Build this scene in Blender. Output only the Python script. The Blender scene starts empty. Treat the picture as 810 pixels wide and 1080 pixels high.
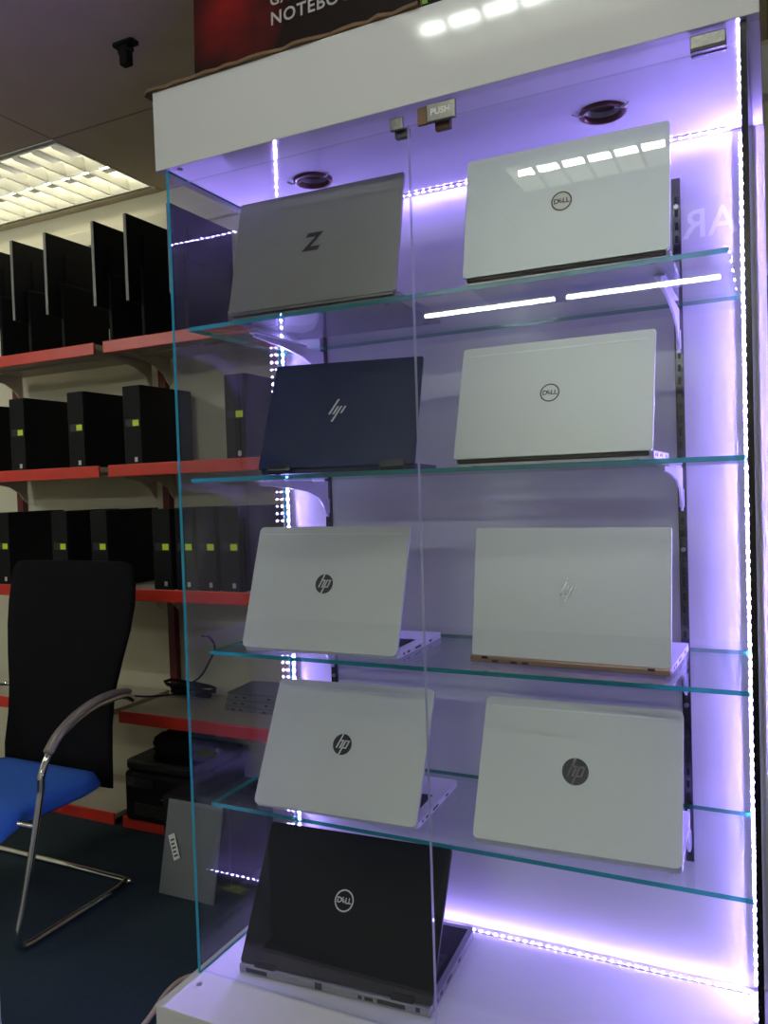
import bpy, bmesh, math, random
from mathutils import Vector, Matrix
random.seed(7)
R = math.radians
D2 = bpy.data
COL = bpy.context.scene.collection
SC = bpy.context.scene
LIFT = 0.45            # the plinth top is the working datum; everything is lifted so the floor is z = 0

# ------------------------------------------------------------------ materials
def mat(name, col, rough=.5, metal=0.0, spec=.5, coat=0.0, noise=None, emit=None, estr=0.0, bump=None):
    m = D2.materials.new(name); m.use_nodes = True
    nt = m.node_tree; b = nt.nodes['Principled BSDF']
    b.inputs['Base Color'].default_value = (*col, 1)
    b.inputs['Roughness'].default_value = rough
    b.inputs['Metallic'].default_value = metal
    b.inputs['Specular IOR Level'].default_value = spec
    b.inputs['Coat Weight'].default_value = coat
    if emit:
        b.inputs['Emission Color'].default_value = (*emit, 1); b.inputs['Emission Strength'].default_value = estr
    if noise or bump:
        tc = nt.nodes.new('ShaderNodeTexCoord')
    if noise:
        scale, amt = noise
        n = nt.nodes.new('ShaderNodeTexNoise'); n.inputs['Scale'].default_value = scale; n.inputs['Detail'].default_value = 4
        nt.links.new(tc.outputs['Object'], n.inputs['Vector'])
        r = nt.nodes.new('ShaderNodeMix'); r.data_type = 'RGBA'
        r.inputs[6].default_value = (*[c*(1-amt) for c in col], 1); r.inputs[7].default_value = (*[min(1, c*(1+amt)) for c in col], 1)
        nt.links.new(n.outputs['Fac'], r.inputs[0]); nt.links.new(r.outputs[2], b.inputs['Base Color'])
    if bump:
        scale, st = bump
        n = nt.nodes.new('ShaderNodeTexNoise'); n.inputs['Scale'].default_value = scale
        nt.links.new(tc.outputs['Object'], n.inputs['Vector'])
        bp = nt.nodes.new('ShaderNodeBump'); bp.inputs['Strength'].default_value = st; bp.inputs['Distance'].default_value = .002
        nt.links.new(n.outputs['Fac'], bp.inputs['Height']); nt.links.new(bp.outputs['Normal'], b.inputs['Normal'])
    return m

def glass(name, tint, edge=False, body=(.01, .2, .17)):
    """thin clear sheet: straight-through transmission with a Schlick mirror reflection on each face"""
    m = D2.materials.new(name); m.use_nodes = True
    nt = m.node_tree; nt.nodes.clear(); N = nt.nodes.new; L = nt.links.new
    out = N('ShaderNodeOutputMaterial'); mix = N('ShaderNodeMixShader'); tr = N('ShaderNodeBsdfTransparent'); gl = N('ShaderNodeBsdfGlossy')
    tr.inputs['Color'].default_value = (*tint, 1); gl.inputs['Roughness'].default_value = 0.0 if not edge else .12
    geo = N('ShaderNodeNewGeometry'); dot = N('ShaderNodeVectorMath'); dot.operation = 'DOT_PRODUCT'
    L(geo.outputs['Normal'], dot.inputs[0]); L(geo.outputs['Incoming'], dot.inputs[1])
    def mth(op, a, b=None):
        n = N('ShaderNodeMath'); n.operation = op
        for i, v in enumerate((a, b)):
            if v is None: continue
            if isinstance(v, (int, float)): n.inputs[i].default_value = v
            else: L(v, n.inputs[i])
        return n.outputs[0]
    c = mth('ABSOLUTE', dot.outputs['Value']); f = mth('POWER', mth('SUBTRACT', 1.0, c), 5.0)
    f = mth('ADD', mth('MULTIPLY', f, .96), .04)
    L(f, mix.inputs[0]); L(gl.outputs[0], mix.inputs[2])
    if edge:
        df = N('ShaderNodeBsdfDiffuse'); df.inputs['Color'].default_value = (*body, 1)
        tl = N('ShaderNodeBsdfTranslucent'); tl.inputs['Color'].default_value = (*[min(1, c*1.6) for c in body], 1)
        a = N('ShaderNodeMixShader'); a.inputs[0].default_value = .5; L(df.outputs[0], a.inputs[1]); L(tl.outputs[0], a.inputs[2])
        b = N('ShaderNodeMixShader'); b.inputs[0].default_value = .7; L(tr.outputs[0], b.inputs[1]); L(a.outputs[0], b.inputs[2])
        L(b.outputs[0], mix.inputs[1])
    else:
        L(tr.outputs[0], mix.inputs[1])
    L(mix.outputs[0], out.inputs['Surface'])
    return m

def emis(name, col, st):
    return mat(name, (.8, .8, .8), .4, emit=col, estr=st)

M = dict(
    laminate=mat('white_laminate', (.72, .71, .72), .065, spec=.5),
    laminate_back=mat('satin_white_laminate', (.70, .70, .72), .22, spec=.45),
    laminate_edge=mat('laminate_edge', (.30, .29, .28), .5),
    glass=glass('clear_glass', (.975, .985, .985)),
    glass_shelf=glass('green_tinted_glass', (.95, .975, .97)),
    gedge=glass('glass_edge_teal', (.10, .45, .42), True, (.04, .42, .40)),
    gedge_shelf=glass('glass_edge_green', (.12, .5, .42), True, (.02, .24, .15)),
    gedge_door=glass('glass_edge_pale', (.6, .7, .75), True, (.6, .62, .7)),
    led=emis('led_chip', (.36, .26, 1.0), 1450.0), led_low=emis('led_chip_dim', (.38, .28, 1.0), 230.0),
    tape=mat('led_tape', (.55, .54, .6), .4),
    steel=mat('brushed_steel', (.55, .55, .54), .3, .9),
    nickel=mat('nickel_plate', (.20, .195, .18), .35, .8, noise=(180, .5)),
    chrome=mat('chrome', (.75, .75, .76), .08, 1.0),
    rail=mat('dark_chrome', (.10, .10, .11), .25, .8),
    slot=mat('slot_black', (.01, .01, .012), .6),
    bracket=mat('bracket_white', (.62, .62, .66), .3, .2),
    copper=mat('brown_ring', (.10, .035, .028), .3, .4),
    black=mat('matte_black', (.008, .008, .009), .6, spec=.12),
    black_gloss=mat('gloss_black', (.008, .008, .009), .2),
    pc_black=mat('pc_black', (.007, .007, .009), .6, spec=.2, noise=(25, .25)),
    monitor_edge=mat('monitor_edge_grey', (.16, .15, .135), .45),
    red=mat('red_paint', (.62, .035, .02), .38, noise=(9, .15)),
    dark_red=mat('dark_red_paint', (.10, .008, .008), .45),
    deck=mat('beige_enamel', (.50, .44, .33), .5, noise=(6, .08)),
    cream=mat('cream_wall_paint', (.62, .58, .44), .75, noise=(3, .05)),
    ceil=mat('ceiling_tile', (.66, .55, .41), .9, noise=(14, .05), bump=(90, .15)),
    carpet=mat('teal_carpet', (.007, .022, .031), .95, noise=(60, .35), bump=(350, .6)),
    silver=mat('silver_lid', (.56, .575, .56), .42, .25, noise=(3, .02)),
    silver_cool=mat('cool_silver_lid', (.53, .55, .56), .38, .3),
    white_lid=mat('white_lid', (.60, .62, .63), .35, .1),
    keyside=mat('silver_palm_rest', (.66, .65, .68), .38, .3),
    zgrey=mat('dark_silver_lid', (.23, .225, .22), .42, .35),
    zbase=mat('dark_silver_base', (.16, .16, .16), .4, .4),
    navy=mat('navy_lid', (.006, .014, .062), .42, .1, spec=.2),
    navy_dark=mat('navy_hinge', (.006, .009, .02), .3, .2),
    charcoal=mat('charcoal_lid', (.010, .010, .011), .55, spec=.2),
    dbase=mat('gunmetal_base', (.30, .30, .32), .38, .5),
    rose=mat('rose_gold_spine', (.38, .24, .19), .3, .7),
    key=mat('key_black', (.012, .012, .014), .45),
    screen=mat('screen_glass', (.006, .006, .008), .12),
    logo_dark=mat('logo_graphite', (.022, .022, .022), .4),
    logo_light=mat('logo_silver', (.62, .62, .60), .35, .2),
    logo_cream=mat('logo_plate', (.52, .50, .44), .4, .2),
    logo_mirror=mat('logo_mirror', (.75, .77, .8), .06, 1.0),
    yellow=mat('yellow_label', (.62, .80, .03), .5),
    paper=mat('white_paper', (.75, .75, .73), .6),
    fabric_black=mat('black_mesh_fabric', (.006, .006, .007), .9, spec=.1, bump=(400, .6)),
    fabric_blue=mat('blue_fabric', (.012, .10, .46), .8, noise=(90, .2), bump=(300, .5)),
    armpad=mat('arm_pad', (.16, .135, .12), .4),
    grey_panel=mat('grey_sheet', (.15, .16, .165), .45, noise=(5, .1)),
    brown_card=mat('corrugated_card', (.17, .10, .055), .85, noise=(30, .3)),
    poster=mat('poster_black', (.012, .009, .010), .45, spec=.12),
    poster_text=mat('poster_lettering', (.50, .47, .47), .5),
    green=mat('green_print', (.18, .42, .02), .5),
    cord=mat('cream_cord', (.50, .42, .27), .5),
    louver=mat('louver_white', (.74, .73, .62), .35, .1),
    tray=mat('tray_grey', (.10, .10, .09), .5),
    logo_chrome=mat('logo_chrome', (.30, .31, .33), .18, 1.0),
    tube=emis('fluorescent_tube', (1.0, .96, .80), 14.0),
    tube_rear=emis('fluorescent_tube_cool', (.93, 1.0, .95), 42.0),
    tube_far=emis('fluorescent_tube_bright', (.93, 1.0, .95), 118.0),
    sign=mat('sign_panel', (.03, .03, .045), .5),
    sign_letter=emis('sign_lettering', (.95, .95, 1.0), 2.2),
    door_dark=mat('dark_door', (.035, .030, .026), .5, noise=(4, .2)),
    plinth=mat('grey_white_plinth', (.50, .56, .52), .35),
)
# poster gets a red glow printed in it (ink pattern of its own)
def poster_ink():
    m = M['poster']; nt = m.node_tree; N = nt.nodes.new; L = nt.links.new; b = nt.nodes['Principled BSDF']
    tc = N('ShaderNodeTexCoord'); mp = N('ShaderNodeMapping'); g = N('ShaderNodeTexGradient'); g.gradient_type = 'SPHERICAL'
    mp.inputs['Location'].default_value = (-.095*5.5, 0, -.15*5.0); mp.inputs['Scale'].default_value = (5.5, 0.001, 5.0)
    L(tc.outputs['Object'], mp.inputs[0]); L(mp.outputs[0], g.inputs[0])
    n = N('ShaderNodeTexNoise'); n.inputs['Scale'].default_value = 9; L(tc.outputs['Object'], n.inputs['Vector'])
    mu = N('ShaderNodeMath'); mu.operation = 'MULTIPLY'; L(g.outputs['Fac'], mu.inputs[0]); L(n.outputs['Fac'], mu.inputs[1])
    cr = N('ShaderNodeValToRGB'); cr.color_ramp.elements[0].color = (.014, .008, .008, 1); cr.color_ramp.elements[1].color = (.26, .014, .014, 1); cr.color_ramp.elements[0].position = .12; cr.color_ramp.elements[1].position = .6
    L(mu.outputs[0], cr.inputs[0]); L(cr.outputs[0], b.inputs['Base Color'])
poster_ink()
# ceiling grid: thin pressed joints between large tiles
def ceiling_grid():
    m = M['ceil']; nt = m.node_tree; N = nt.nodes.new; L = nt.links.new; b = nt.nodes['Principled BSDF']
    src = b.inputs['Base Color'].links[0].from_socket
    tc = N('ShaderNodeTexCoord'); mp = N('ShaderNodeMapping'); mp.inputs['Location'].default_value = (1.493, -1.071, 0)
    L(tc.outputs['Object'], mp.inputs[0])
    br = N('ShaderNodeTexBrick'); br.offset = 0; br.inputs['Scale'].default_value = 1
    br.inputs['Brick Width'].default_value = 1.3; br.inputs['Row Height'].default_value = 1.3
    br.inputs['Mortar Size'].default_value = .006; br.inputs['Mortar Smooth'].default_value = .1
    br.inputs['Color1'].default_value = br.inputs['Color2'].default_value = (1, 1, 1, 1); br.inputs['Mortar'].default_value = (.55, .55, .55, 1)
    L(mp.outputs[0], br.inputs['Vector'])
    mx = N('ShaderNodeMix'); mx.data_type = 'RGBA'; mx.blend_type = 'MULTIPLY'; mx.inputs[0].default_value = 1
    L(src, mx.inputs[6]); L(br.outputs['Color'], mx.inputs[7]); L(mx.outputs[2], b.inputs['Base Color'])
ceiling_grid()

# ------------------------------------------------------------------ mesh helpers
class MB:
    def __init__(s): s.bm = bmesh.new()
    def box(s, x0, x1, y0, y1, z0, z1, mi=0, bevel=0, seg=2, mtx=None):
        r = bmesh.ops.create_cube(s.bm, size=1)
        vs = r['verts']
        for v in vs:
            v.co = Vector(((x0+x1)/2+v.co.x*(x1-x0), (y0+y1)/2+v.co.y*(y1-y0), (z0+z1)/2+v.co.z*(z1-z0)))
        fs = set(f for v in vs for f in v.link_faces)
        for f in fs: f.material_index = mi
        if bevel:
            es = list(set(e for v in vs for e in v.link_edges))
            r2 = bmesh.ops.bevel(s.bm, geom=es, offset=bevel, segments=seg, affect='EDGES', profile=.5)
            for f in r2['faces']: f.material_index = mi
            vs = list(set(v for f in r2['faces'] for v in f.verts) | set(v for v in vs if v.is_valid))
        if mtx is not None: bmesh.ops.transform(s.bm, matrix=mtx, verts=vs)
        return s
    def prism(s, pts, fn, d0, d1, mi=0, mi_side=None):
        """pts: 2-D outline; fn(a, b, d) -> point; extruded from d0 to d1"""
        a = [s.bm.verts.new(fn(p[0], p[1], d0)) for p in pts]; b = [s.bm.verts.new(fn(p[0], p[1], d1)) for p in pts]
        f1 = s.bm.faces.new(a); f2 = s.bm.faces.new(b[::-1]); f1.material_index = f2.material_index = mi
        for i in range(len(pts)):
            j = (i+1) % len(pts)
            f = s.bm.faces.new((a[j], a[i], b[i], b[j])); f.material_index = mi if mi_side is None else mi_side
        return s
    def cyl(s, p0, p1, r0, r1=None, seg=16, mi=0, cap=True):
        return s.tube([p0, p1], [r0, r0 if r1 is None else r1], seg, mi, cap)
    def tube(s, pts, r, seg=10, mi=0, cap=True, closed=False):
        pts = [Vector(p) for p in pts]; n = len(pts)
        rr = r if isinstance(r, (list, tuple)) else [r]*n
        t0 = (pts[1]-pts[0]).normalized(); ref = Vector((0, 0, 1)) if abs(t0.z) < .9 else Vector((1, 0, 0))
        u = t0.cross(ref).normalized(); rings = []
        for i, p in enumerate(pts):
            if closed: t = (pts[(i+1) % n]-pts[i-1]).normalized()
            else: t = ((pts[min(i+1, n-1)]-p).normalized()+(p-pts[max(i-1, 0)]).normalized()).normalized()
            u = (u-t*u.dot(t)).normalized(); w = t.cross(u)
            rings.append([s.bm.verts.new(p+(u*math.cos(2*math.pi*k/seg)+w*math.sin(2*math.pi*k/seg))*rr[i]) for k in range(seg)])
        for i in range(n if closed else n-1):
            a, b = rings[i], rings[(i+1) % n]
            for k in range(seg):
                f = s.bm.faces.new((a[k], a[(k+1) % seg], b[(k+1) % seg], b[k])); f.material_index = mi; f.smooth = True
        if cap and not closed:
            for ring in (rings[0][::-1], rings[-1]):
                f = s.bm.faces.new(ring); f.material_index = mi
        return s
    def build(s, name, mats, parent=None, loc=(0, 0, 0), rot=(0, 0, 0), smooth=False):
        bmesh.ops.recalc_face_normals(s.bm, faces=s.bm.faces)
        me = D2.meshes.new(name); s.bm.to_mesh(me); s.bm.free()
        for m in (mats if isinstance(mats, (list, tuple)) else [mats]): me.materials.append(m)
        if smooth:
            for p in me.polygons: p.use_smooth = True
        o = D2.objects.new(name, me); COL.objects.link(o)
        o.location = loc; o.rotation_euler = rot
        if parent: o.parent = parent
        return o

def rrect(w, h, r, n=5, x=0, y=0):
    out = []
    for cx, cy, a in ((w/2-r, h/2-r, 0), (-w/2+r, h/2-r, 90), (-w/2+r, -h/2+r, 180), (w/2-r, -h/2+r, 270)):
        for k in range(n+1):
            t = R(a+90*k/n); out.append((x+cx+r*math.cos(t), y+cy+r*math.sin(t)))
    return out
def circle(r, n=32, x=0, y=0, sx=1):
    return [(x+sx*r*math.cos(2*math.pi*k/n), y+r*math.sin(2*math.pi*k/n)) for k in range(n)]
XZ = lambda a, b, d: (a, d, b)
XY = lambda a, b, d: (a, b, d)
YZ = lambda a, b, d: (d, a, b)
def smooth_path(pts, n=8):
    P = [Vector(p) for p in pts]; out = []
    for i in range(len(P)-1):
        p0, p1, p2, p3 = P[max(i-1, 0)], P[i], P[i+1], P[min(i+2, len(P)-1)]
        for k in range(n):
            t = k/n
            out.append(.5*((2*p1)+(p2-p0)*t+(2*p0-5*p1+4*p2-p3)*t*t+(3*p1-p0-3*p2+p3)*t**3))
    return out+[P[-1]]

def text_into(mb, txt, size, x, y, d, mi=0, shear=0, depth=.0006, fn=XZ, rot=0, spacing=1.0, bold=0, mirror=False):
    c = D2.curves.new('text', 'FONT'); c.body = txt; c.size = size; c.shear = shear; c.align_x = 'CENTER'; c.align_y = 'CENTER'
    c.space_character = spacing; c.offset = bold; c.resolution_u = 3
    o = D2.objects.new('text', c); COL.objects.link(o)
    dg = bpy.context.evaluated_depsgraph_get(); me = D2.meshes.new_from_object(o.evaluated_get(dg))
    vs = [v.co.copy() for v in me.vertices]; fs = [list(p.vertices) for p in me.polygons]
    D2.objects.remove(o); D2.curves.remove(c); D2.meshes.remove(me)
    cr, sr = math.cos(rot), math.sin(rot)
    for dd in (d,):
        nv = []
        for v in vs:
            a, b = v.x*cr-v.y*sr, v.x*sr+v.y*cr
            nv.append(mb.bm.verts.new(fn(x+(-a if mirror else a), y+b, dd)))
        for f in fs:
            try: mb.bm.faces.new([nv[i] for i in f]).material_index = mi
            except ValueError: pass

def empty(name, loc=(0, 0, 0), rz=0):
    o = D2.objects.new(name, None); COL.objects.link(o); o.location = loc; o.rotation_euler = (0, 0, rz); o.empty_display_size = .1
    return o
def tag(o, label, cat, group=None):
    o['label'] = label; o['category'] = cat
    if group: o['group'] = group
    return o
def struct(o): o['kind'] = 'structure'; return o
def copy_tree(o, parent=None):
    c = o.copy(); COL.objects.link(c)
    if parent: c.parent = parent
    for ch in list(o.children): copy_tree(ch, c)
    return c

# ------------------------------------------------------------------ camera
cam = D2.cameras.new('camera'); co = D2.objects.new('camera', cam); COL.objects.link(co)
f_px, yaw, pitch, roll = 839.5166, .4562, -.0301, -.0327
F = Vector((-math.sin(yaw)*math.cos(pitch), math.cos(yaw)*math.cos(pitch), math.sin(pitch)))
Rv = F.cross(Vector((0, 0, 1))).normalized(); U = Rv.cross(F)
R2 = Rv*math.cos(roll)+U*math.sin(roll); U2 = -Rv*math.sin(roll)+U*math.cos(roll)
mw = Matrix((R2, U2, -F)).transposed().to_4x4(); mw.translation = Vector((1.0978, -1.2837, 1.0009))
co.matrix_world = mw
cam.sensor_fit = 'HORIZONTAL'; cam.sensor_width = 36; cam.lens = f_px/810*36; cam.clip_start = .02
SC.camera = co

# ------------------------------------------------------------------ room shell
X0, X1, Y0, Y1, Z0, Z1 = -4.2, 2.7, -6.3, 1.72, -.45, 2.45
struct(MB().box(X0-.1, X1+.1, Y0-.1, Y1+.1, Z0-.1, Z0).build('floor', M['carpet']))
FIT = [(-1.493-1.32, 1.071, 1.32, .60), (.0, -2.64, .72, .36), (.07, -1.34, 1.3, .34), (-4.05, -2.72, 1.3, .66), (1.6, -2.72, .9, .66)]
def ceiling_with_openings():
    xs = sorted({X0-.1, X1+.1, *[v for f in FIT for v in (f[0], f[0]+f[2])]}); ys = sorted({Y0-.1, Y1+.1, *[v for f in FIT for v in (f[1], f[1]+f[3])]})
    mb = MB(); V = {}
    def vert(i, j, z):
        if (i, j, z) not in V: V[i, j, z] = mb.bm.verts.new((xs[i], ys[j], z))
        return V[i, j, z]
    solid = lambda i, j: 0 <= i < len(xs)-1 and 0 <= j < len(ys)-1 and not any(f[0]-1e-6 < (xs[i]+xs[i+1])/2 < f[0]+f[2]+1e-6 and f[1]-1e-6 < (ys[j]+ys[j+1])/2 < f[1]+f[3]+1e-6 for f in FIT)
    for i in range(len(xs)-1):
        for j in range(len(ys)-1):
            if not solid(i, j): continue
            for z in (Z1, Z1+.02): mb.bm.faces.new([vert(i, j, z), vert(i+1, j, z), vert(i+1, j+1, z), vert(i, j+1, z)])
            for di, dj, e in ((-1, 0, ((i, j), (i, j+1))), (1, 0, ((i+1, j), (i+1, j+1))), (0, -1, ((i, j), (i+1, j))), (0, 1, ((i, j+1), (i+1, j+1)))):
                if not solid(i+di, j+dj): mb.bm.faces.new([vert(*e[0], Z1), vert(*e[1], Z1), vert(*e[1], Z1+.02), vert(*e[0], Z1+.02)])
    return mb
struct(ceiling_with_openings().build('ceiling', M['ceil']))
struct(MB().box(X0-.1, X1+.1, Y1, Y1+.1, Z0, Z1).build('wall_back', M['cream']))
struct(MB().box(X0-.1, X1+.1, Y0-.1, Y0, Z0, Z1).build('wall_front', M['cream']))
struct(MB().box(X0-.1, X0, Y0, Y1, Z0, Z1).build('wall_left', M['cream']))
struct(MB().box(X1, X1+.1, Y0, Y1, Z0, Z1).build('wall_right', M['cream']))
struct(MB().box(X0, .9, 1.695, Y1, 2.26, 2.285, bevel=.004).box(X0, .9, 1.70, Y1, 2.285, 2.34, bevel=.003).build('trim_1', M['cream']))
d = MB(); d.box(1.07, 2.05, 1.69, Y1, Z0, 1.62); d.box(1.18, 1.95, 1.683, 1.692, -.2, .5, bevel=.004); d.box(1.18, 1.95, 1.683, 1.692, .7, 1.45, bevel=.004)
dr = struct(d.build('door_1', M['door_dark']))
t = MB().box(1.03, 1.07, 1.675, Y1, Z0, 1.665, bevel=.004).box(2.05, 2.13, 1.675, Y1, Z0, 1.665, bevel=.004).box(1.071, 2.049, 1.675, Y1, 1.622, 1.665, bevel=.004)
struct(t.build('trim_2', M['monitor_edge']))

# ------------------------------------------------------------------ display cabinet
W, DP, H = 1.07, .39, 1.658
cab = empty('display_cabinet', (0, 0, Z0))
tag(cab, 'tall white display cabinet with glass doors and violet LED strips holding open laptops', 'display cabinet')
def part(mb, name, m, **k):
    """cabinet part given in plinth-top coordinates"""
    bmesh.ops.translate(mb.bm, verts=mb.bm.verts, vec=(0, 0, -Z0))
    return mb.build(name, m, cab, **k)
base = MB().box(-.012, 1.095, -.115, .42, -.385, 0, bevel=.0015).box(.02, 1.06, -.07, .40, Z0, -.384)
part(base, 'plinth', [M['laminate'], M['laminate_edge']])
# header box with an open ring cut for each downlight in its underside (underside sheet built around two holes)
hd = MB()
zt = 1.815
hd.box(-.020, 1.090, -.008, .012, H, zt, bevel=.0012)
hd.box(-.020, -.002, .012, .42, H, zt); hd.box(1.072, 1.090, .012, .42, H, zt); hd.box(-.002, 1.072, .402, .42, H, zt); hd.box(-.002, 1.072, .012, .402, zt-.018, zt)
HOLES = [(.233, .192), (.834, .190)]; HR = .033
def ceil_sheet(mb, x0, x1, y0, y1, z0, z1, cx, cy, r, n=40):
    """a rectangular board with a round hole"""
    ring, outer = [], []
    for k in range(n):
        a = 2*math.pi*(k+.5)/n; ca, sa = math.cos(a), math.sin(a); ring.append((cx+r*ca, cy+r*sa))
        tx = ((x1-cx)/ca if ca > 0 else (x0-cx)/ca) if abs(ca) > 1e-9 else 1e9
        ty = ((y1-cy)/sa if sa > 0 else (y0-cy)/sa) if abs(sa) > 1e-9 else 1e9
        tt = min(tx, ty); outer.append((cx+tt*ca, cy+tt*sa))
    for z in (z0, z1):
        a = [mb.bm.verts.new((*p, z)) for p in ring]; b = [mb.bm.verts.new((*p, z)) for p in outer]
        for k in range(n): mb.bm.faces.new((a[k], a[(k+1) % n], b[(k+1) % n], b[k]))
        if z == z0: ra = a
        else:
            for k in range(n): mb.bm.faces.new((ra[k], ra[(k+1) % n], a[(k+1) % n], a[k]))
    # fill the four corners left by the radial outline
    for (qx, qy) in ((x0, y0), (x1, y0), (x1, y1), (x0, y1)):
        best = sorted(range(n), key=lambda k: (outer[k][0]-qx)**2+(outer[k][1]-qy)**2)
        on_x = [k for k in best if abs(outer[k][1]-qy) < 1e-6][0]; on_y = [k for k in best if abs(outer[k][0]-qx) < 1e-6][0]
        for z in (z0, z1):
            mb.bm.faces.new([mb.bm.verts.new((qx, qy, z)), mb.bm.verts.new((*outer[on_x], z)), mb.bm.verts.new((*outer[on_y], z))])
ceil_sheet(hd, -.002, .535, .012, .402, H, H+.016, *HOLES[0], HR)
ceil_sheet(hd, .535, 1.072, .012, .402, H, H+.016, *HOLES[1], HR)
part(hd, 'header', M['laminate'])
part(MB().box(-.005, 1.092, .392, .41, .0005, H-.0005), 'back_panel', M['laminate_back'])

def sheet(mb, x0, x1, y0, y1, z0, z1, thin, bev=0):
    """glass sheet: material 0 on the two broad faces, 1 on the rim"""
    mb.box(x0, x1, y0, y1, z0, z1)
    for f in mb.bm.faces:
        f.normal_update()
        f.material_index = 0 if abs(f.normal['xyz'.index(thin)]) > .5 else 1
    return mb
part(sheet(MB(), 0.0, .007, .0, .390, .001, H-.001, 'x'), 'side_glass', [M['glass'], M['gedge']])
part(sheet(MB(), 1.064, 1.073, .0, .390, .001, H-.001, 'x'), 'side_glass', [M['glass'], M['black_gloss']])  # black rim puts the unlit look of this glass edge into its colour
# doors: two hinged panes meeting in the middle
zd = 1.628
dl = part(sheet(MB(), .009, .5355, .003, .009, .004, zd, 'y'), 'door', [M['glass'], M['gedge_door']])
for f in dl.data.polygons:
    if f.normal.x < -.9: f.material_index = 0
dr_ = part(sheet(MB(), .5375, 1.062, .003, .009, .004, zd, 'y'), 'door', [M['glass'], M['gedge_door']])
def sub(mb, name, m, parent, up=True, **k):
    if up: bmesh.ops.translate(mb.bm, verts=mb.bm.verts, vec=(0, 0, -Z0))
    return mb.build(name, m, parent, **k)
lt = MB().box(.575, .628, -.006, .0028, 1.620, 1.652, bevel=.0025).box(.558, .5745, -.003, .0028, 1.621, 1.650, 1).box(.585, .612, .0092, .020, 1.612, 1.630, 1)
sub(lt, 'latch', [M['nickel'], M['brown_card']], dr_)
lx = MB(); text_into(lx, 'PUSH', .015, .601, 1.636, -.0064, bold=.0004); sub(lx, 'latch_lettering', M['logo_light'], dr_)
hg = MB().box(.997, 1.046, -.005, .0028, 1.626, 1.650, bevel=.0015).box(.997, 1.046, .0092, .016, 1.626, 1.650, bevel=.0015).box(.998, 1.045, -.0058, -.0052, 1.627, 1.632, 1)
sub(hg, 'door_hinge', [M['nickel'], M['chrome']], dr_)
cl = MB().box(.505, .530, -.004, .0028, 1.622, 1.644, bevel=.002).box(.508, .5345, .0092, .022, 1.614, 1.632, bevel=.002)
sub(cl, 'latch', [M['nickel']], dl)
for k, (sx, sy, sz) in enumerate(((.027, -.03, 0), (.032, .006, H))):
    part(MB().cyl((sx, sy, sz), (sx, sy, sz+(.0015 if sz == 0 else -.002)), .006, seg=14), 'screw_cap', M['steel'])
for hx, hy in HOLES:
    ring = MB(); n = 40
    prof = [(HR-.0005, H+.004), (HR-.0005, H-.004), (HR+.003, H-.007), (HR+.008, H-.005), (HR+.010, H-.0005)]
    rs = [[ring.bm.verts.new((hx+r*math.cos(2*math.pi*k/n), hy+r*math.sin(2*math.pi*k/n), z)) for k in range(n)] for r, z in prof]
    for a, b in zip(rs, rs[1:]):
        for k in range(n): ring.bm.faces.new((a[k], a[(k+1) % n], b[(k+1) % n], b[k])).smooth = True
    rg = part(ring, 'downlight_ring', M['copper'])
    sub(MB().cyl((hx, hy, H+.05), (hx, hy, H+.012), .022, .028, seg=24), 'downlight_bulb', M['black'], rg)
    for s, a in ((-1, R(205)), (1, R(-25))):
        ex, ey = math.cos(a), math.sin(a)
        sub(MB().tube([(hx+HR*.8*ex, hy+HR*.8*ey, H-.002), (hx+(HR+.012)*ex, hy+(HR+.012)*ey, H-.008), (hx+(HR+.022)*ex, hy+(HR+.022)*ey, H-.003)], .0018, 6), 'spring_clip', M['paper'], rg)
# slotted rails on the back panel
RAILX = (.130, .935)
for rx in RAILX:
    r = MB().box(rx-.008, rx+.008, .384, .3918, .235, 1.585, bevel=.001)
    ro = part(r, 'shelf_rail', M['rail'])
    s = MB()
    for k in range(52): s.box(rx-.0028, rx+.0028, .3835, .3842, .26+k*.025, .274+k*.025)
    so = sub(s, 'slot_row', M['slot'], ro)
    for z in (.29, .55, .86, 1.25, 1.53): sub(MB().cyl((rx, .384, z), (rx, .3815, z), .0045, seg=12), 'rail_screw', M['steel'], ro)
# glass shelf brackets
SH = [(1.343, .023, .024, 1.043), (1.033, .030, .0, 1.060), (.667, .062, .015, 1.0605), (.353, .034, .024, 1.0615)]
ST = .008
for zs, *_ in SH:
    for rx in RAILX:
        z1 = zs-ST-.0005
        out = [(.383, z1-.003), (.10, z1-.003), (.10, z1-.010), (.20, z1-.016), (.29, z1-.026), (.34, z1-.042), (.362, z1-.064), (.372, z1-.085), (.383, z1-.088)]
        b = MB(); b.prism(out, YZ, rx-.002, rx+.002); b.box(rx-.009, rx+.009, .095, .30, z1-.003, z1, bevel=.0008); b.box(rx-.004, rx+.004, .37, .386, z1-.08, z1-.045)
        part(b, 'shelf_bracket', M['bracket'])
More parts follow.
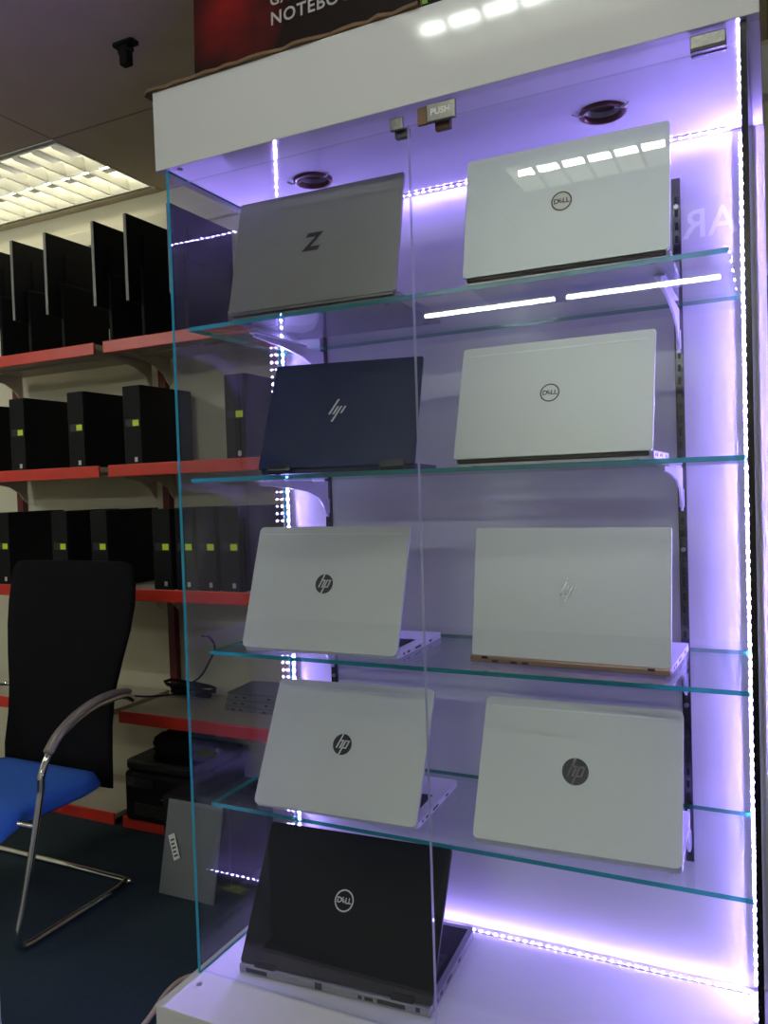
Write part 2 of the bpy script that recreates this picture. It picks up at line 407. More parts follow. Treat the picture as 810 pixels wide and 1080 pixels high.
# LED strips: tape with a row of chips (each chip a mesh of its own)
led_me = MB().box(-.0021, .0021, -.0022, .0, -.0021, .0021, bevel=.0005, seg=1).build('led', M['led'])
led_me.location = (0, -50, 0)
LEDM = led_me.data; D2.objects.remove(led_me)
LEDL = LEDM.copy(); LEDL.materials[0] = M['led_low']
def led_strip(p0, p1, face, n, wid, hh=.009):
    """tape from p0 to p1 on a surface with outward normal `face`; wid = across direction"""
    p0, p1, face, wid = Vector(p0), Vector(p1), Vector(face), Vector(wid)
    mb = MB(); c = [p0-wid*.004, p0+wid*.004, p1+wid*.004, p1-wid*.004]
    a = [mb.bm.verts.new(q) for q in c]; b = [mb.bm.verts.new(q+face*hh) for q in c]
    mb.bm.faces.new(a); mb.bm.faces.new(b)
    for i in range(4): mb.bm.faces.new((a[i], a[(i+1) % 4], b[(i+1) % 4], b[i]))
    st = part(mb, 'led_strip', M['tape'])
    rot = Vector((0, -1, 0)).rotation_difference(face)
    for k in range(n):
        o = D2.objects.new('led', LEDM if hh > .005 else LEDL); COL.objects.link(o); o.parent = st
        q = p0+(p1-p0)*((k+.5)/n)+face*hh
        o.location = (q.x, q.y, q.z-Z0); o.rotation_mode = 'QUATERNION'; o.rotation_quaternion = rot
yb = .3918
led_strip((.016, yb, .01), (.016, yb, H-.008), (0, -1, 0), 92, (1, 0, 0))
led_strip((1.052, yb, .01), (1.052, yb, H-.008), (0, -1, 0), 92, (1, 0, 0))
led_strip((.030, .372, H), (1.040, .372, H), (0, 0, -1), 60, (0, 1, 0), .002)
led_strip((.030, .372, 0), (1.040, .372, 0), (0, 0, 1), 60, (0, 1, 0), .002)
# free glass shelves lying on the brackets
SN = ['topmost green-edged glass shelf, carrying the dark grey laptop', 'second glass shelf from the top, at eye level under the navy laptop',
      'third glass shelf from the top, under two white laptops with open keyboards', 'lowest glass shelf in the cabinet, above the black laptop']
for (zs, yf, xl, xr), lab in zip(SH, SN):
    xl = max(xl, .0085)
    mb = sheet(MB(), xl, xr, yf, .378, -ST, 0, 'z')
    o = mb.build('glass_shelf', [M['glass_shelf'], M['gedge_shelf']], None, (0, 0, zs)); tag(o, lab, 'shelf', 'glass shelves in the display cabinet')

# ------------------------------------------------------------------ laptops
def logo_dell(mb, u, v, r, c_plate, c_ring):
    n = 36
    if c_plate is not None: mb.prism(circle(r*.97, n, u, v), XZ, -.0004, .0)
    a = [mb.bm.verts.new((u+r*math.cos(2*math.pi*k/n), -.0009, v+r*math.sin(2*math.pi*k/n))) for k in range(n)]
    b = [mb.bm.verts.new((u+r*.86*math.cos(2*math.pi*k/n), -.0009, v+r*.86*math.sin(2*math.pi*k/n))) for k in range(n)]
    for k in range(n): mb.bm.faces.new((a[k], a[(k+1) % n], b[(k+1) % n], b[k])).material_index = 1
    s = r*.70
    text_into(mb, 'D', s, u-r*.50, v, -.0009, 1, bold=r*.02)
    text_into(mb, 'E', s*.92, u-r*.10, v+.0003, -.0009, 1, rot=R(38), bold=r*.02)
    text_into(mb, 'L', s, u+r*.27, v, -.0009, 1, bold=r*.02); text_into(mb, 'L', s, u+r*.60, v, -.0009, 1, bold=r*.02)
def bar(mb, x0, z0, x1, z1, w, u, v, mi, d=-.0009):
    vs = [mb.bm.verts.new((u+x, d, v+z)) for x, z in ((x0-w/2, z0), (x0+w/2, z0), (x1+w/2, z1), (x1-w/2, z1))]
    mb.bm.faces.new(vs).material_index = mi
def logo_round(mb, u, v, r):
    mb.prism(circle(r, 40, u, v), XZ, -.0005, .0)
    k = .40                                             # slant
    def sb(x, z0, z1, w=.17): bar(mb, (x+k*z0)*r, z0*r, (x+k*z1)*r, z1*r, w*r, u, v, 1)
    sb(-.42, -.38, .97); sb(-.06, -.38, .28); sb(-.20+.14, .24, .42, .17)
    bar(mb, (-.25+k*.35)*r, .30*r, (-.25+k*.42)*r, .42*r, .42*r, u, v, 1)
    sb(.18, -.97, .42); sb(.56, -.38, .42)
    bar(mb, (.37+k*.36)*r, .30*r, (.37+k*.42)*r, .42*r, .5*r, u, v, 1); bar(mb, (.37-k*.38)*r, -.38*r, (.37-k*.30)*r, -.26*r, .5*r, u, v, 1)
def logo_slashes(mb, u, v, r):
    k = .46
    def sb(x, z0, z1, w=.15): bar(mb, (x+k*z0)*r, z0*r, (x+k*z1)*r, z1*r, w*r, u, v, 0, -.0006)
    sb(-.38, -.34, 1.0); sb(-.06, -.34, .36); sb(.20, -1.0, .36); sb(.52, -.28, .36)
def logo_z(mb, u, v, r, d=-.0006):
    for q in ([(-.55, .95), (1.05, .95), (.60, .52), (-.80, .52)], [(.30, .56), (1.05, .95), (-.20, -.42), (-1.15, -.85)], [(-1.15, -.85), (.55, -.85), (.80, -.42), (-.60, -.42)]):
        mb.bm.faces.new([mb.bm.verts.new((u+x*r*1.0, d, v+z*r)) for x, z in q])
def laptop(label, x, y, zs, rz, w, h, tilt, t, lid_m, base_m, deck_m, logo, logo_m, cat='laptop', r=.008, th=.006, base_back=.007, bt=None, depth=None, spine=None, ports=True, sticker=False, band=False, top_m=None, dark_foot=None, hinges=None, vents=False):
    root = empty('laptop', (x, y, zs), R(rz)); tag(root, label, cat, 'laptops on show in the cabinet')
    bt = bt or max(t, .012); depth = depth or h
    bm = MB(); bm.prism(rrect(w, depth, .010, 4, 0, base_back+depth/2), XY, .0012, bt-.0002)
    bs = bm.build('base', [base_m], root)
    kp = MB().box(-w/2+.012, w/2-.012, base_back+.012, base_back+depth-.012, bt-.0004, bt+.0002); kp.build('palm_rest', deck_m, bs)
    kb = MB(); kw, kd = w-.05, depth*.46; nx, ny = 14, 6
    kb.box(-kw/2-.003, kw/2+.003, base_back+.026, base_back+.032+kd, bt+.0002, bt+.0006)
    for i in range(nx):
        for j in range(ny):
            px, py = -kw/2+kw*i/nx, base_back+.029+kd*j/ny
            kb.box(px+.0015, px+kw/nx-.0015, py+.0015, py+kd/ny-.0015, bt+.0006, bt+.002)
    kb.build('keyboard', M['key'], bs)
    MB().prism(rrect(w*.32, depth*.26, .004, 3, 0, base_back+depth*.80), XY, bt+.0002, bt+.0007).build('trackpad', deck_m, bs)
    for s in (-1, 1):
        for q in (.02, depth-.02):
            MB().cyl((s*(w/2-.03), base_back+q, 0), (s*(w/2-.03), base_back+q, .0013), .006, seg=10).build('rubber_foot', M['black'], bs)
    if ports:
        for s in (-1, 1):
            for q, l in ((.025, .007), (.045, .012), (.085, .03), (.16, .014)):
                MB().box(s*(w/2)-.0004, s*(w/2)+.0004, base_back+q, base_back+q+l, bt*.38, bt*.72).build('port', M['key'], bs)
    if sticker:
        MB().box(-w/2+.03, -w/2+.085, base_back+depth-.062, base_back+depth-.03, bt+.0003, bt+.0009).build('sticker', M['yellow'], bs)['label'] = 'yellow label sticker'
    if spine:
        sp = MB().box(-w/2, w/2, -.012, .010, .002, bt, bevel=.002)
        so = sp.build('hinge_spine', spine, root)
        for s in (-1, 1): MB().box(s*(w/2-.03)-.006, s*(w/2-.03)+.006, -.0126, -.0118, bt-.004, bt+.0005).build('hinge_cap', M['key'], so)
        for q in (-.36, -.26, -.20): MB().box(q*w-.006, q*w+.006, -.0125, -.0118, bt*.35, bt*.6).build('port', M['key'], so)
    if vents:
        rear = MB().box(-w/2, w/2, -.006, .012, .001, bt-.001, bevel=.003)
        so = rear.build('rear_spine', M['dbase'], root)
        for q, l, z0, z1 in ((-.40, .05, .006, .0145), (-.06, .016, .005, .018), (.155, .008, .006, .013), (.20, .018, .006, .013), (.31, .058, .006, .0145), (.44, .009, .007, .016)):
            MB().box(q*w-l/2, q*w+l/2, -.0066, -.0055, z0, z1).build('port' if l < .04 else 'exhaust_vent', M['key'], so)
    # lid: outer face in the local plane y = 0, hinged at its lower edge
    lm = MB(); lm.prism(rrect(w, h, r, 4, 0, h/2), XZ, .0, th, 0)
    lid = lm.build('lid', [lid_m], root, (0, 0, t), (R(tilt), 0, 0))
    if th > .002: MB().prism(rrect(w-.008, h-.010, r*.6, 3, 0, h/2), XZ, th, th+.0008).build('screen', M['screen'], lid)
    lg = MB(); logo[0](lg, *logo[1:]); lg.build('logo', logo_m, lid)
    if band: MB().box(-w/2+.012, w/2-.012, -.0003, .0002, h-.0175, h-.0150).build('antenna_line', top_m or M['keyside'], lid)
    if dark_foot:
        MB().box(-w/2+.006, w/2-.006, .0005, .010, -.0065, .0, bevel=.002).build('hinge_bar', dark_foot, lid)
    if hinges:
        for s in (-1, 1):
            MB().box(s*(w*.36)-.024, s*(w*.36)+.024, -.003, .008, -.006, .010, bevel=.002).build('hinge', hinges, lid)
    return root
S1, S2, S3, S4 = (s[0] for s in SH)
laptop('dark grey laptop with black slanted zigzag mark on the topmost glass shelf', .301, .039, S1, 2.06, .366, .242, -14.4, .018, M['zgrey'], M['zbase'], M['zbase'], (logo_z, -.002, .128, .0215), [M['logo_dark']], r=.004, dark_foot=M['zbase'])
laptop('silver laptop with dark-ringed cream badge on the topmost glass shelf', .792, .022, S1, 1.30, .336, .219, -12.3, .012, M['silver_cool'], M['silver_cool'], M['keyside'], (logo_dell, -.001, .112, .0172, 1, 1), [M['logo_cream'], M['logo_dark']], r=.006, dark_foot=M['black'])
laptop('navy blue laptop with four slashes as logo, on the second glass shelf', .358, .019, S2, 12.1, .307, .243, -29.0, .012, M['navy'], M['navy'], M['navy_dark'], (logo_slashes, -.011, .126, .026), [M['logo_light']], r=.004, hinges=M['navy_dark'], depth=.225)
laptop('silver laptop with thin-ringed badge and dark lower bar, beside the navy laptop', .761, .026, S2, 0, .334, .213, -19.5, .014, M['silver_cool'], M['silver_cool'], M['keyside'], (logo_dell, -.003, .113, .0168, None, 1), [M['silver_cool'], M['logo_dark']], r=.004, dark_foot=M['black'], band=True)
laptop('silver laptop with dark round badge on the third shelf from the top', .258, .092, S3, .78, .361, .263, -19.4, .008, M['silver'], M['keyside'], M['keyside'], (logo_round, -.001, .139, .0205), [M['logo_dark'], M['logo_light']], r=.011, sticker=True, band=True, depth=.235)
laptop('white laptop with rose gold spine and thin chrome slash logo', .758, .127, S3, -1.91, .359, .240, -9.9, .014, M['white_lid'], M['keyside'], M['keyside'], (logo_slashes, 0, .124, .024), [M['logo_chrome']], r=.005, spine=M['rose'], depth=.225)
laptop('silver laptop with dark round badge, on lowest shelf above the black laptop', .304, .053, S4, 2.2, .360, .262, -28.1, .008, M['silver'], M['keyside'], M['keyside'], (logo_round, -.003, .136, .021), [M['logo_dark'], M['logo_light']], r=.011, sticker=True, band=True, depth=.240)
laptop('silver laptop with mirror-like round badge, on the lowest glass shelf', .776, .060, S4, 2.2, .356, .256, -27.0, .012, M['silver'], M['keyside'], M['keyside'], (logo_round, -.002, .134, .0235), [M['logo_dark'], M['logo_mirror']], r=.010, band=True, depth=.240)
laptop('black laptop with white ringed badge on the white cabinet plinth', .290, .053, 0, 3.2, .424, .280, -31.5, .020, M['charcoal'], M['dbase'], M['charcoal'], (logo_dell, -.003, .149, .0215, None, 1), [M['charcoal'], M['logo_light']], r=.006, th=.008, vents=True, sticker=True, hinges=M['black'])

# ------------------------------------------------------------------ on top of the cabinet
pb = empty('poster_board', (.058, .03, 1.823)); tag(pb, 'black and red notebook poster board standing on top of the display cabinet', 'poster')
MB().box(0, .492, 0, .012, 0, .52).build('board', M['poster'], pb, rot=(R(-2), 0, 0))
tx = MB(); text_into(tx, 'GAMING', .030, .250, .119, -.0012, bold=.0006, spacing=1.15); text_into(tx, 'NOTEBOOKS', .035, .298, .083, -.0012, bold=.0006, spacing=1.1)
tx.build('lettering', M['poster_text'], pb, rot=(R(-2), 0, 0))
pd = MB()
pts = [(-.045, -.004)]+[(-.03+.6*k/24, -.012+random.uniform(-.006, .004)) for k in range(25)]+[(.57, .40), (-.02, .40), (-.045, .05)]
pd.prism(pts, XY, 0, .006)
cd = pd.build('cardboard_sheet', M['brown_card'], None, (0, 0, 1.8155)); tag(cd, 'torn brown cardboard sheet lying under the poster on the cabinet top', 'cardboard')
gb = empty('product_box', (.562, .02, 1.8155)); tag(gb, 'black box with a green edge print standing right of the poster on the cabinet', 'box')
MB().box(.0, .22, 0, .10, .0, .30, bevel=.002).build('carton', M['black'], gb)
g = MB()
for k in range(6): g.box(.002, .012+.004*(k % 2), -.001, .0, .02+.045*k, .052+.045*k)
g.build('green_print', M['green'], gb)

# ------------------------------------------------------------------ wall shelving
LV = [1.668, 1.133, .598, .058, -.405]       # deck tops
LN = ['topmost', 'second', 'third', 'fourth', 'lowest']
CT = ['under the row of monitors', 'under wide-spaced black computers', 'under the close row of black computers', 'with black cables and closed laptops', 'near the floor']
for bx0, bx1, side, c in ((-2.50, -1.548, 'left bay', 0), (-1.496, -.56, 'right bay', 1)):
    for k, z in enumerate(LV):
        s = empty('wall_shelf', (bx0, 1.30, z))
        tag(s, f'{LN[k]} red-lipped shelf in the {side}, {CT[k]}', 'shelf', 'red-lipped wall shelves')
        w = bx1-bx0
        MB().box(0, w, .006, .385, -.022, 0).box(.02, w-.02, .18, .20, -.032, -.0215).build('deck', M['deck'], s)
        MB().box(0, w, -.004, .006, -.046, .006, bevel=.003).build('front_lip', M['red'], s)
        for q in (.03, w-.03):
            out = [(.384, -.0225), (.02, -.0225), (.02, -.032), (.16, -.042), (.28, -.066), (.34, -.10), (.366, -.135), (.384, -.15)]
            MB().prism(out, YZ, q-.004, q+.004).build('shelf_arm', M['deck'], s)
for ux in (-1.522, -.525, -2.53):
    u = MB().box(ux-.022, ux+.022, 1.688, 1.7195, Z0, 2.0, bevel=.002)
    o = u.build('shelf_upright', M['dark_red'])
    tag(o, {-1.522: 'dark red wall upright between the two bays of red shelves', -.525: 'dark red upright hidden behind the display cabinet', -2.53: 'dark red upright at the far left end of the shelves'}[ux], 'upright', 'shelf uprights')

# monitors seen edge-on
mon = empty('monitor'); 
pm = MB().box(-.008, .008, 0, .415, .150, .515, bevel=.003); pm.build('panel', M['black'], mon)
MB().box(.0085, .014, .10, .32, .24, .44, bevel=.002).build('rear_housing', M['black'], mon)
MB().box(-.0075, .0075, -.0012, .0, .153, .512).build('bezel_edge', M['monitor_edge'], mon)
MB().box(.0145, .034, .06, .33, .012, .30, bevel=.005).build('stand_neck', M['black'], mon)
MB().prism(rrect(.15, .24, .03, 5, .02, .21), XY, 0, .012).build('stand_base', M['black_gloss'], mon)
spots = [(-1.318, 'first one clear of the glass cabinet'), (-1.502, 'second one clear of the glass'), (-1.790, 'third one clear of the glass'), (-2.003, 'fourth one clear of the glass'), (-2.195, 'at the picture edge'), (-1.085, 'seen through the cabinet glass')]
for i, (mx, lab) in enumerate(spots):
    o = mon if i == 0 else copy_tree(mon)
    o.location = (mx, 1.272, LV[0]); tag(o, f'thin black monitor edge-on on the topmost shelf, {lab}', 'monitor', 'monitors on the topmost shelf')

# desktop computers
pc = empty('desktop_computer')
MB().box(-.05, .05, .006, .335, .0, .345, bevel=.002).build('case', M['pc_black'], pc)
fp = MB().box(-.049, .049, 0, .006, .002, .343, bevel=.002).build('front_panel', M['black'], pc)
MB().box(-.036, .036, -.0006, .0, .168, .200).build('drive_bay', M['slot'], fp)
MB().box(.004, .038, -.0013, -.0007, .170, .196).build('yellow_label', M['yellow'], pc)['label'] = 'yellow-green label'
MB().box(.008, .024, -.0008, .0, .016, .036).build('badge', M['logo_light'], fp)
MB().box(-.052, .052, .03, .32, .346, .3465).build('top_seam', M['black'], fp) if False else None
row2 = [(-1.383, 'right of the shelf joint, close to the glass'), (-1.716, 'left of the shelf joint'), (-2.095, 'second left of the shelf joint'), (-2.46, 'farthest left in its row'), (-.838, 'seen through the cabinet glass')]
row3 = [(-2.235, 'partly behind the chair top, at the left picture edge'), (-1.850, 'directly above the chair'), (-1.605, 'second to the left of the upright'), (-1.246, 'just outside the glass edge'), (-1.122, 'first one seen through the glass'), (-1.008, 'second one seen through the glass'), (-.890, 'third one seen through the glass')]
first = True
for row, z, nm in ((row2, LV[1], 'second shelf'), (row3, LV[2], 'third shelf')):
    for px, lab in row:
        o = pc if first else copy_tree(pc); first = False
        o.location = (px, 1.335, z); tag(o, f'black desktop computer on {nm}, {lab}', 'computer', f'desktop computers on the {nm}')

# things on the fourth shelf
for k in range(3):
    z = LV[3]+k*.0275
    o = empty('closed_laptop', (-.885+.006*k, 1.59+.004*k, z), R(2*k)); tag(o, f'closed grey laptop, {["bottom", "middle", "top"][k]} of the stack of three on the fourth shelf', 'laptop', 'closed laptops on the fourth shelf')
    MB().prism(rrect(.36, .215, .012), XY, .001, .016).build('base', M['zgrey'], o)
    MB().prism(rrect(.36, .215, .012), XY, .0175, .0265).build('lid', M['grey_panel'], o)
    for q in (-.14, -.10, .02, .08): MB().box(q, q+.016, -.108, -.1072, .005, .012).build('port', M['key'], o)
cb = MB(); pts = []
for k in range(110):
    a = k*.33; rr = .055+.03*math.sin(k*.9)+.012*math.sin(k*.37)
    pts.append((-1.345+1.5*rr*math.cos(a), 1.60+.7*rr*math.sin(a), LV[3]+.010+.028*(1-abs(math.sin(k*.21)))+.0004*k))
cb.tube(pts, .0075, 7)
cb.tube(smooth_path([pts[-1], (-1.29, 1.60, LV[3]+.10), (-1.235, 1.60, LV[3]+.17), (-1.205, 1.61, LV[3]+.24), (-1.24, 1.62, LV[3]+.285), (-1.285, 1.62, LV[3]+.29)], 8), .0045, 7)
cb.tube(smooth_path([pts[0], (-1.50, 1.55, LV[3]+.008), (-1.62, 1.52, LV[3]+.006), (-1.75, 1.55, LV[3]+.006)], 8), .0045, 7)
o = cb.build('cable_coil', M['black']); tag(o, 'tangled black power cable coil on the fourth shelf by the dark red upright', 'cable')

# printer on the lowest shelf
pr = empty('printer', (-1.275, 1.47, LV[4])); tag(pr, 'bulky black printer on the lowest shelf behind the chair', 'printer')
MB().box(-.19, .19, -.19, .18, .0, .215, bevel=.018, seg=3).build('body', M['black'], pr)
MB().box(-.185, .185, -.18, .18, .217, .265, bevel=.014, seg=3).build('scanner_lid', M['black_gloss'], pr)
MB().box(-.13, .13, -.197, -.17, .03, .085, bevel=.004).build('paper_tray', M['slot'], pr)
MB().box(-.17, -.02, -.196, -.188, .15, .20, bevel=.003).build('control_panel', M['black_gloss'], pr)
MB().box(.02, .10, -.1965, -.189, .115, .118).build('tray_edge', M['steel'], pr)
bg = MB()
n = 20
prev = None
for j, (zz_, s) in enumerate(((0, .9), (.03, 1), (.06, .93), (.085, .7), (.098, .3), (.10, .02))):
    ring = [bg.bm.verts.new((.155*s*math.cos(2*math.pi*k/n)*(1+.08*math.sin(3*k)), .12*s*math.sin(2*math.pi*k/n), zz_+.006*math.sin(k*1.7)*s*(j > 0))) for k in range(n)]
    if prev:
        for k in range(n): bg.bm.faces.new((prev[k], prev[(k+1) % n], ring[(k+1) % n], ring[k])).smooth = True
    else: bg.bm.faces.new(ring[::-1])
    prev = ring
bg.bm.faces.new(prev)
o = bg.build('cloth_bag', M['fabric_black'], None, (-1.265, 1.46, LV[4]+.266)); tag(o, 'slumped black cloth bag lying on top of the printer', 'bag')
pc2 = empty('computer_tower', (-.85, 1.145, Z0)); tag(pc2, 'black computer tower on the floor behind the grey leaning sheet', 'computer')
MB().box(-.15, .16, -.135, .14, .012, .318, bevel=.004).build('case', M['pc_black'], pc2)
MB().box(-.145, .155, -.142, -.1352, .02, .312, bevel=.003).build('front_panel', M['black_gloss'], pc2)
for s in (-.12, .13):
    for q in (-.1, .1): MB().cyl((s, q, 0), (s, q, .0125), .014, seg=12).build('foot', M['black'], pc2)

# grey sheet leaning there
gp = empty('leaning_sheet', (-.945, .908, Z0)); tag(gp, 'grey rectangular sheet leaning on the floor beside the cabinet glass', 'sheet')
MB().box(0, .245, 0, .006, .0, .330, bevel=.0015).build('sheet', M['grey_panel'], gp, rot=(R(-13), 0, R(1)))
tg = MB().box(-.016, .016, -.0012, -.0002, -.045, .045, bevel=.0004)
for k in range(5): tg.box(-.010, .010-.004*(k % 2), -.0016, -.0012, -.034+.014*k, -.028+.014*k, 1)
tg.build('price_tag', [M['paper'], M['logo_dark']], gp, (.052, .0335, .165), (R(-13), R(-27), R(1)))

# ------------------------------------------------------------------ visitor chair
ch = empty('office_chair', (-1.47, .7, Z0)); tag(ch, 'black mesh-back visitor chair with blue seat and chrome cantilever frame', 'chair')
def cpart(mb, name, m, **k):
    bmesh.ops.translate(mb.bm, verts=mb.bm.verts, vec=(1.47, -.7, -Z0)); return mb.build(name, m, ch, **k)
TR = .0125
side = [(.97, .235), (.92, .262), (.80, .258), (.70, .232), (.60, .175), (.545, .095), (.535, .03), (.50, -.12), (.452, -.30), (.425, -.39), (.432, -.425), (.47, -.4370), (.60, -.4370), (.76, -.4370), (.86, -.4370)]
left = smooth_path([(-1.09, y, z) for y, z in side], 6); right = smooth_path([(-1.85, y, z) for y, z in side], 6)
fr = MB(); path = left+smooth_path([(-1.09, .86, -.4370), (-1.105, .905, -.4370), (-1.15, .915, -.4370), (-1.79, .915, -.4370), (-1.835, .905, -.4370), (-1.85, .86, -.4370)], 6)[1:]+right[::-1][1:]
fr.tube(path, TR, 12)
fr.cyl((-1.09, .515, -.075), (-1.85, .515, -.075), .010); fr.cyl((-1.2, .515, -.075), (-1.2, .95, -.075), .010); fr.cyl((-1.74, .515, -.075), (-1.74, .95, -.075), .010)
fr.cyl((-1.09, .97, .235), (-1.20, 1.00, .235), .010); fr.cyl((-1.85, .97, .235), (-1.76, 1.00, .235), .010)
cpart(fr, 'frame', M['chrome'])
for sx in (-1.09, -1.85):
    ap = MB(); pl = smooth_path([(sx, .95, .272), (sx, .88, .281), (sx, .79, .275), (sx, .70, .248), (sx, .62, .203), (sx, .57, .15)], 6)
    rings = []
    for i, p in enumerate(pl):
        t = (pl[min(i+1, len(pl)-1)]-pl[max(i-1, 0)]).normalized(); nrm = Vector((1, 0, 0)).cross(t)
        e = .55 if i in (0, len(pl)-1) else 1
        rings.append([ap.bm.verts.new(p+Vector((1, 0, 0))*.024*e*math.cos(2*math.pi*k/12)+nrm*.011*e*math.sin(2*math.pi*k/12)) for k in range(12)])
    for a, b in zip(rings, rings[1:]):
        for k in range(12): ap.bm.faces.new((a[k], a[(k+1) % 12], b[(k+1) % 12], b[k])).smooth = True
    ap.bm.faces.new(rings[0]); ap.bm.faces.new(rings[-1])
    cpart(ap, 'armrest', M['armpad'])
# seat cushion: rounded slab with a rolled front
se = MB(); nx, ny = 14, 14; g = {}
for sgn in (1, -1):
    for i in range(nx+1):
        for j in range(ny+1):
            a, b = -1+2*i/nx, j/ny
            ax = -1.465+.315*a*(1-.05*(1-b))*(1-.30*max(0, (b-.72)/.28)**3); yy = .40+.53*b
            edge = min(1, (1-abs(a))*6)*1.0; e2 = min(1, min(b, 1-b)*8)
            e = math.sqrt(max(0, 1-(1-edge)**2))*math.sqrt(max(0, 1-(1-e2)**2))
            roll_ = -.055*max(0, (.35-b)/.35)**2
            zz_ = -.072+roll_+(.042 if sgn > 0 else -.026)*e
            g[sgn, i, j] = se.bm.verts.new((ax, yy, zz_))
    for i in range(nx):
        for j in range(ny):
            se.bm.faces.new((g[sgn, i, j], g[sgn, i+1, j], g[sgn, i+1, j+1], g[sgn, i, j+1])).smooth = True
bmesh.ops.remove_doubles(se.bm, verts=se.bm.verts, dist=.0005)
cpart(se, 'seat', M['fabric_blue'])
# back: tall slab, bowed, widest near the shoulders
bk = MB()
prof = [(-.11, .945, .30), (.0, .95, .295), (.12, .965, .285), (.24, .98, .29), (.36, 1.0, .315), (.48, 1.025, .340), (.58, 1.045, .350), (.66, 1.058, .345), (.71, 1.064, .338), (.735, 1.066, .322), (.745, 1.067, .29)]
secs = []
for z, yy, hw in prof:
    e = 1 if -.09 < z < .73 else .5
    pts = []
    for k in range(28):
        a = 2*math.pi*k/28; ca, sa = math.cos(a), math.sin(a)
        u = (abs(ca)**.35)*(1 if ca >= 0 else -1); v = (abs(sa)**.8)*(1 if sa >= 0 else -1)
        pts.append(bk.bm.verts.new((-1.485+hw*u, yy+.024*e*v+.02*(1-u*u)*(1 if z > .1 else .5), z)))
    secs.append(pts)
for a, b in zip(secs, secs[1:]):
    for k in range(28): bk.bm.faces.new((a[k], a[(k+1) % 28], b[(k+1) % 28], b[k])).smooth = True
bk.bm.faces.new(secs[0]); bk.bm.faces.new(secs[-1])
cpart(bk, 'backrest', M['fabric_black'])

# ------------------------------------------------------------------ floor cord, neighbouring plinth
cp = smooth_path([(-.03, .70, -.38), (-.12, .66, -.40), (-.26, .615, -.437), (-.42, .585, -.4425), (-.50, .54, -.4425), (-.51, .46, -.4425), (-.475, .34, -.4425), (-.455, .22, -.4425), (-.42, .05, -.4425), (-.28, -.25, -.4425)], 10)
cp[0] = Vector((-.0, .72, -.4425)); cp = smooth_path([(-.0, .72, -.4425), (-.14, .67, -.4425), (-.26, .615, -.4425), (-.42, .585, -.4425), (-.50, .54, -.4425), (-.51, .46, -.4425), (-.475, .34, -.4425), (-.455, .22, -.4425), (-.42, .05, -.4425), (-.28, -.25, -.4425)], 10)
o = MB().tube(cp, .0075, 8).build('power_cord', M['cord']); tag(o, 'cream power cord curving over the dark carpet from behind the cabinet plinth', 'cord')
o = MB().box(-.85, -.347, -.75, -.20, -.41, .012, bevel=.008, seg=3).box(-.83, -.37, -.73, -.22, Z0, -.409).build('display_plinth', M['plinth']); tag(o, 'pale corner of a neighbouring display plinth in front of the chair', 'plinth')

# ------------------------------------------------------------------ ceiling lights and mounts
def louver_light(label, x, y, lx, ly, nb, tubes, tm, group=None, low=False):
    """recessed fluorescent fitting: open tray sunk above the ceiling, tubes, cross-blade louver level with the tiles"""
    o = empty('ceiling_light', (x, y, Z1)); tag(o, label, 'ceiling light', group)
    h = MB(); h.box(0, lx, 0, ly, .120, .128, 0 if low else 1); e = .0015
    for b in ((e, lx-e, e, .010), (e, lx-e, ly-.010, ly-e), (e, .010, .010, ly-.010), (lx-.010, lx-e, .010, ly-.010)): h.box(*b, -.003, .120)
    h.build('housing', [M['louver'], M['tray']], o)
    for k in range(tubes):
        ty = ly*(k+.5)/tubes
        zt_ = .028 if low else .085; MB().cyl((.03, ty, zt_), (lx-.03, ty, zt_), .014, seg=12).build('tube', tm, o)
    lv = MB()
    for k in range(0 if low else tubes+1):
        ty = min(max(ly*k/tubes, .034), ly-.034)
        lv.prism([(ty-.003, -.004), (ty+.003, -.004), (ty+.023, .060), (ty+.017, .060), (ty, .006), (ty-.017, .060), (ty-.023, .060)], YZ, .011, lx-.011)
    for i in range(1, nb):
        xx = .011+(lx-.022)*i/nb
        for k in range(tubes):
            a, b = max(ly*k/tubes, .034), min(ly*(k+1)/tubes, ly-.034)
            if low: lv.prism([(a-.02, -.004), (b+.02, -.004), (b+.02, .014), (a-.02, .014)], YZ, xx-.006, xx+.006); continue
            lv.prism([(a+.004, -.002), (b-.004, -.002), (b-.022, .056), ((a+b)/2+.05, .030), ((a+b)/2-.05, .030), (a+.022, .056)], YZ, xx-.004, xx+.004)
    lv.build('louver', M['louver'], o)
    return o
FL = [('large white louvered ceiling light above the wall shelves', 11, 2, M['tube']), ('square louvered ceiling light out in the shop, mirrored in the silver laptop', 6, 1, M['tube_rear']),
      ('long louvered ceiling light over the viewer, mirrored in the white header', 11, 1, M['tube_rear']), ('added unseen louvered ceiling light at the rear of the shop on the chair side', 11, 2, M['tube_rear']),  # chair-side fitting is added out of view for more ambient light
      ('added unseen louvered ceiling light near the wall behind the viewer', 8, 2, M['tube_rear'])]  # another unseen fitting, put in to raise the room's ambient light
for ft, (lab, nb, nt_, tm) in zip(FIT, FL): louver_light(lab, *ft, nb, nt_, tm, low=tm is M['tube_rear'])
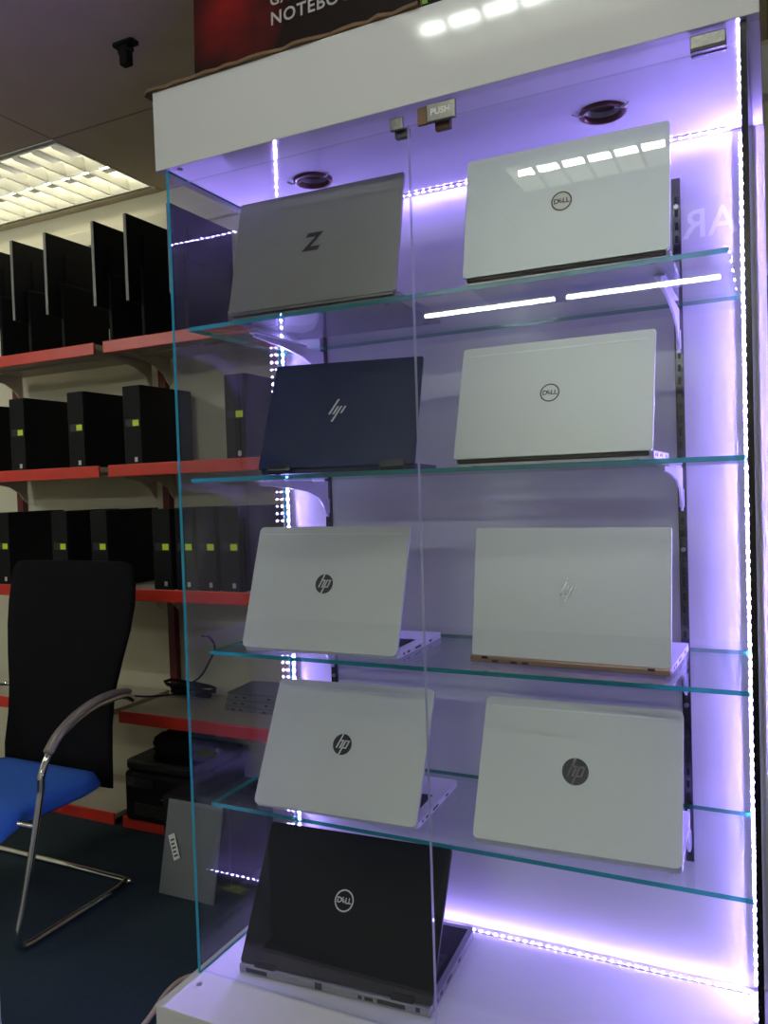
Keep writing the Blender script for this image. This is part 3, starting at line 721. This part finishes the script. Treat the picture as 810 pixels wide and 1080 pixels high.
for bx, by, lab in ((-1.45, -4.72, 'far bare fluorescent batten behind the viewer, nearer the chair side'), (-.30, -4.72, 'far bare fluorescent batten behind the viewer, in line with the cabinet'), (-3.6, -.5, 'added unseen fluorescent batten beyond the chair, brightening the ceiling')):  # the batten beyond the chair is added, unseen, to brighten the ceiling
    o = empty('batten_light', (bx, by, Z1)); tag(o, lab, 'ceiling light', 'fluorescent battens')
    MB().box(0, 1.12, -.03, .03, -.05, -.001, bevel=.004).build('body', M['louver'], o)
    MB().cyl((.03, 0, -.068), (1.09, 0, -.068), .015, seg=12).build('tube', M['tube_far'], o)
    for q in (.0, 1.09): MB().box(q, q+.03, -.02, .02, -.09, -.045, bevel=.003).build('lamp_holder', M['louver'], o)
mt = empty('ceiling_mount', (-.742, .70, Z1)); tag(mt, 'small black bracket mount screwed to the ceiling tile', 'ceiling mount')
MB().prism(rrect(.085, .04, .010), XY, -.008, 0).build('plate', M['black'], mt)
MB().box(-.018, .018, -.014, .014, -.072, -.0082, bevel=.005).build('stem', M['black'], mt)
MB().cyl((-.025, 0, -.024), (.025, 0, -.024), .011, seg=14).build('pivot', M['black_gloss'], mt)
# lit shop sign hanging behind the viewer (its letters show as a reflection in the door)
sg = empty('hanging_sign', (.83, -3.05, 2.15)); tag(sg, 'dark hanging sign with lit AR lettering behind the viewer, mirrored in the glass door', 'sign')
MB().box(-.17, .17, -.02, .02, 0, .25, bevel=.004).build('sign_panel', M['sign'], sg)
for q in (-.13, .13): MB().cyl((q, 0, .25), (q, 0, .299), .003, seg=8).build('hanger', M['steel'], sg)
st = MB(); text_into(st, 'AR', .20, 0, .115, .0206, bold=.002, mirror=True); st.build('lettering', M['sign_letter'], sg)
# small white junction box with a black lead on the wall right of the cabinet
jb = empty('junction_box', (1.15, 1.702, 2.25)); tag(jb, 'white wall box with a black lead above the dark door', 'wall box')
MB().box(-.09, .09, -.04, .02, 0, .16, bevel=.006).build('housing', M['laminate'], jb)
MB().tube(smooth_path([(-.02, -.043, .10), (.0, -.065, .06), (.02, -.06, -.04), (.02, -.02, -.16), (.02, .01, -.30)], 8), .008, 8).build('lead', M['black'], jb)

# ------------------------------------------------------------------ lift to floor level, world, view
for o in list(SC.objects):
    if o.parent is None: o.location.z += LIFT
w = D2.worlds.new('world'); SC.world = w; w.use_nodes = True
w.node_tree.nodes['Background'].inputs[0].default_value = (.02, .02, .022, 1)
SC.view_settings.view_transform = 'Standard'; SC.view_settings.look = 'None'; SC.view_settings.gamma = 1; SC.view_settings.use_curve_mapping = False
SC.view_settings.exposure = 0.12
cy = SC.cycles
cy.use_denoising = True; cy.max_bounces = 12; cy.transparent_max_bounces = 48; cy.glossy_bounces = 6; cy.diffuse_bounces = 5; cy.sample_clamp_indirect = 6.0; cy.use_light_tree = True
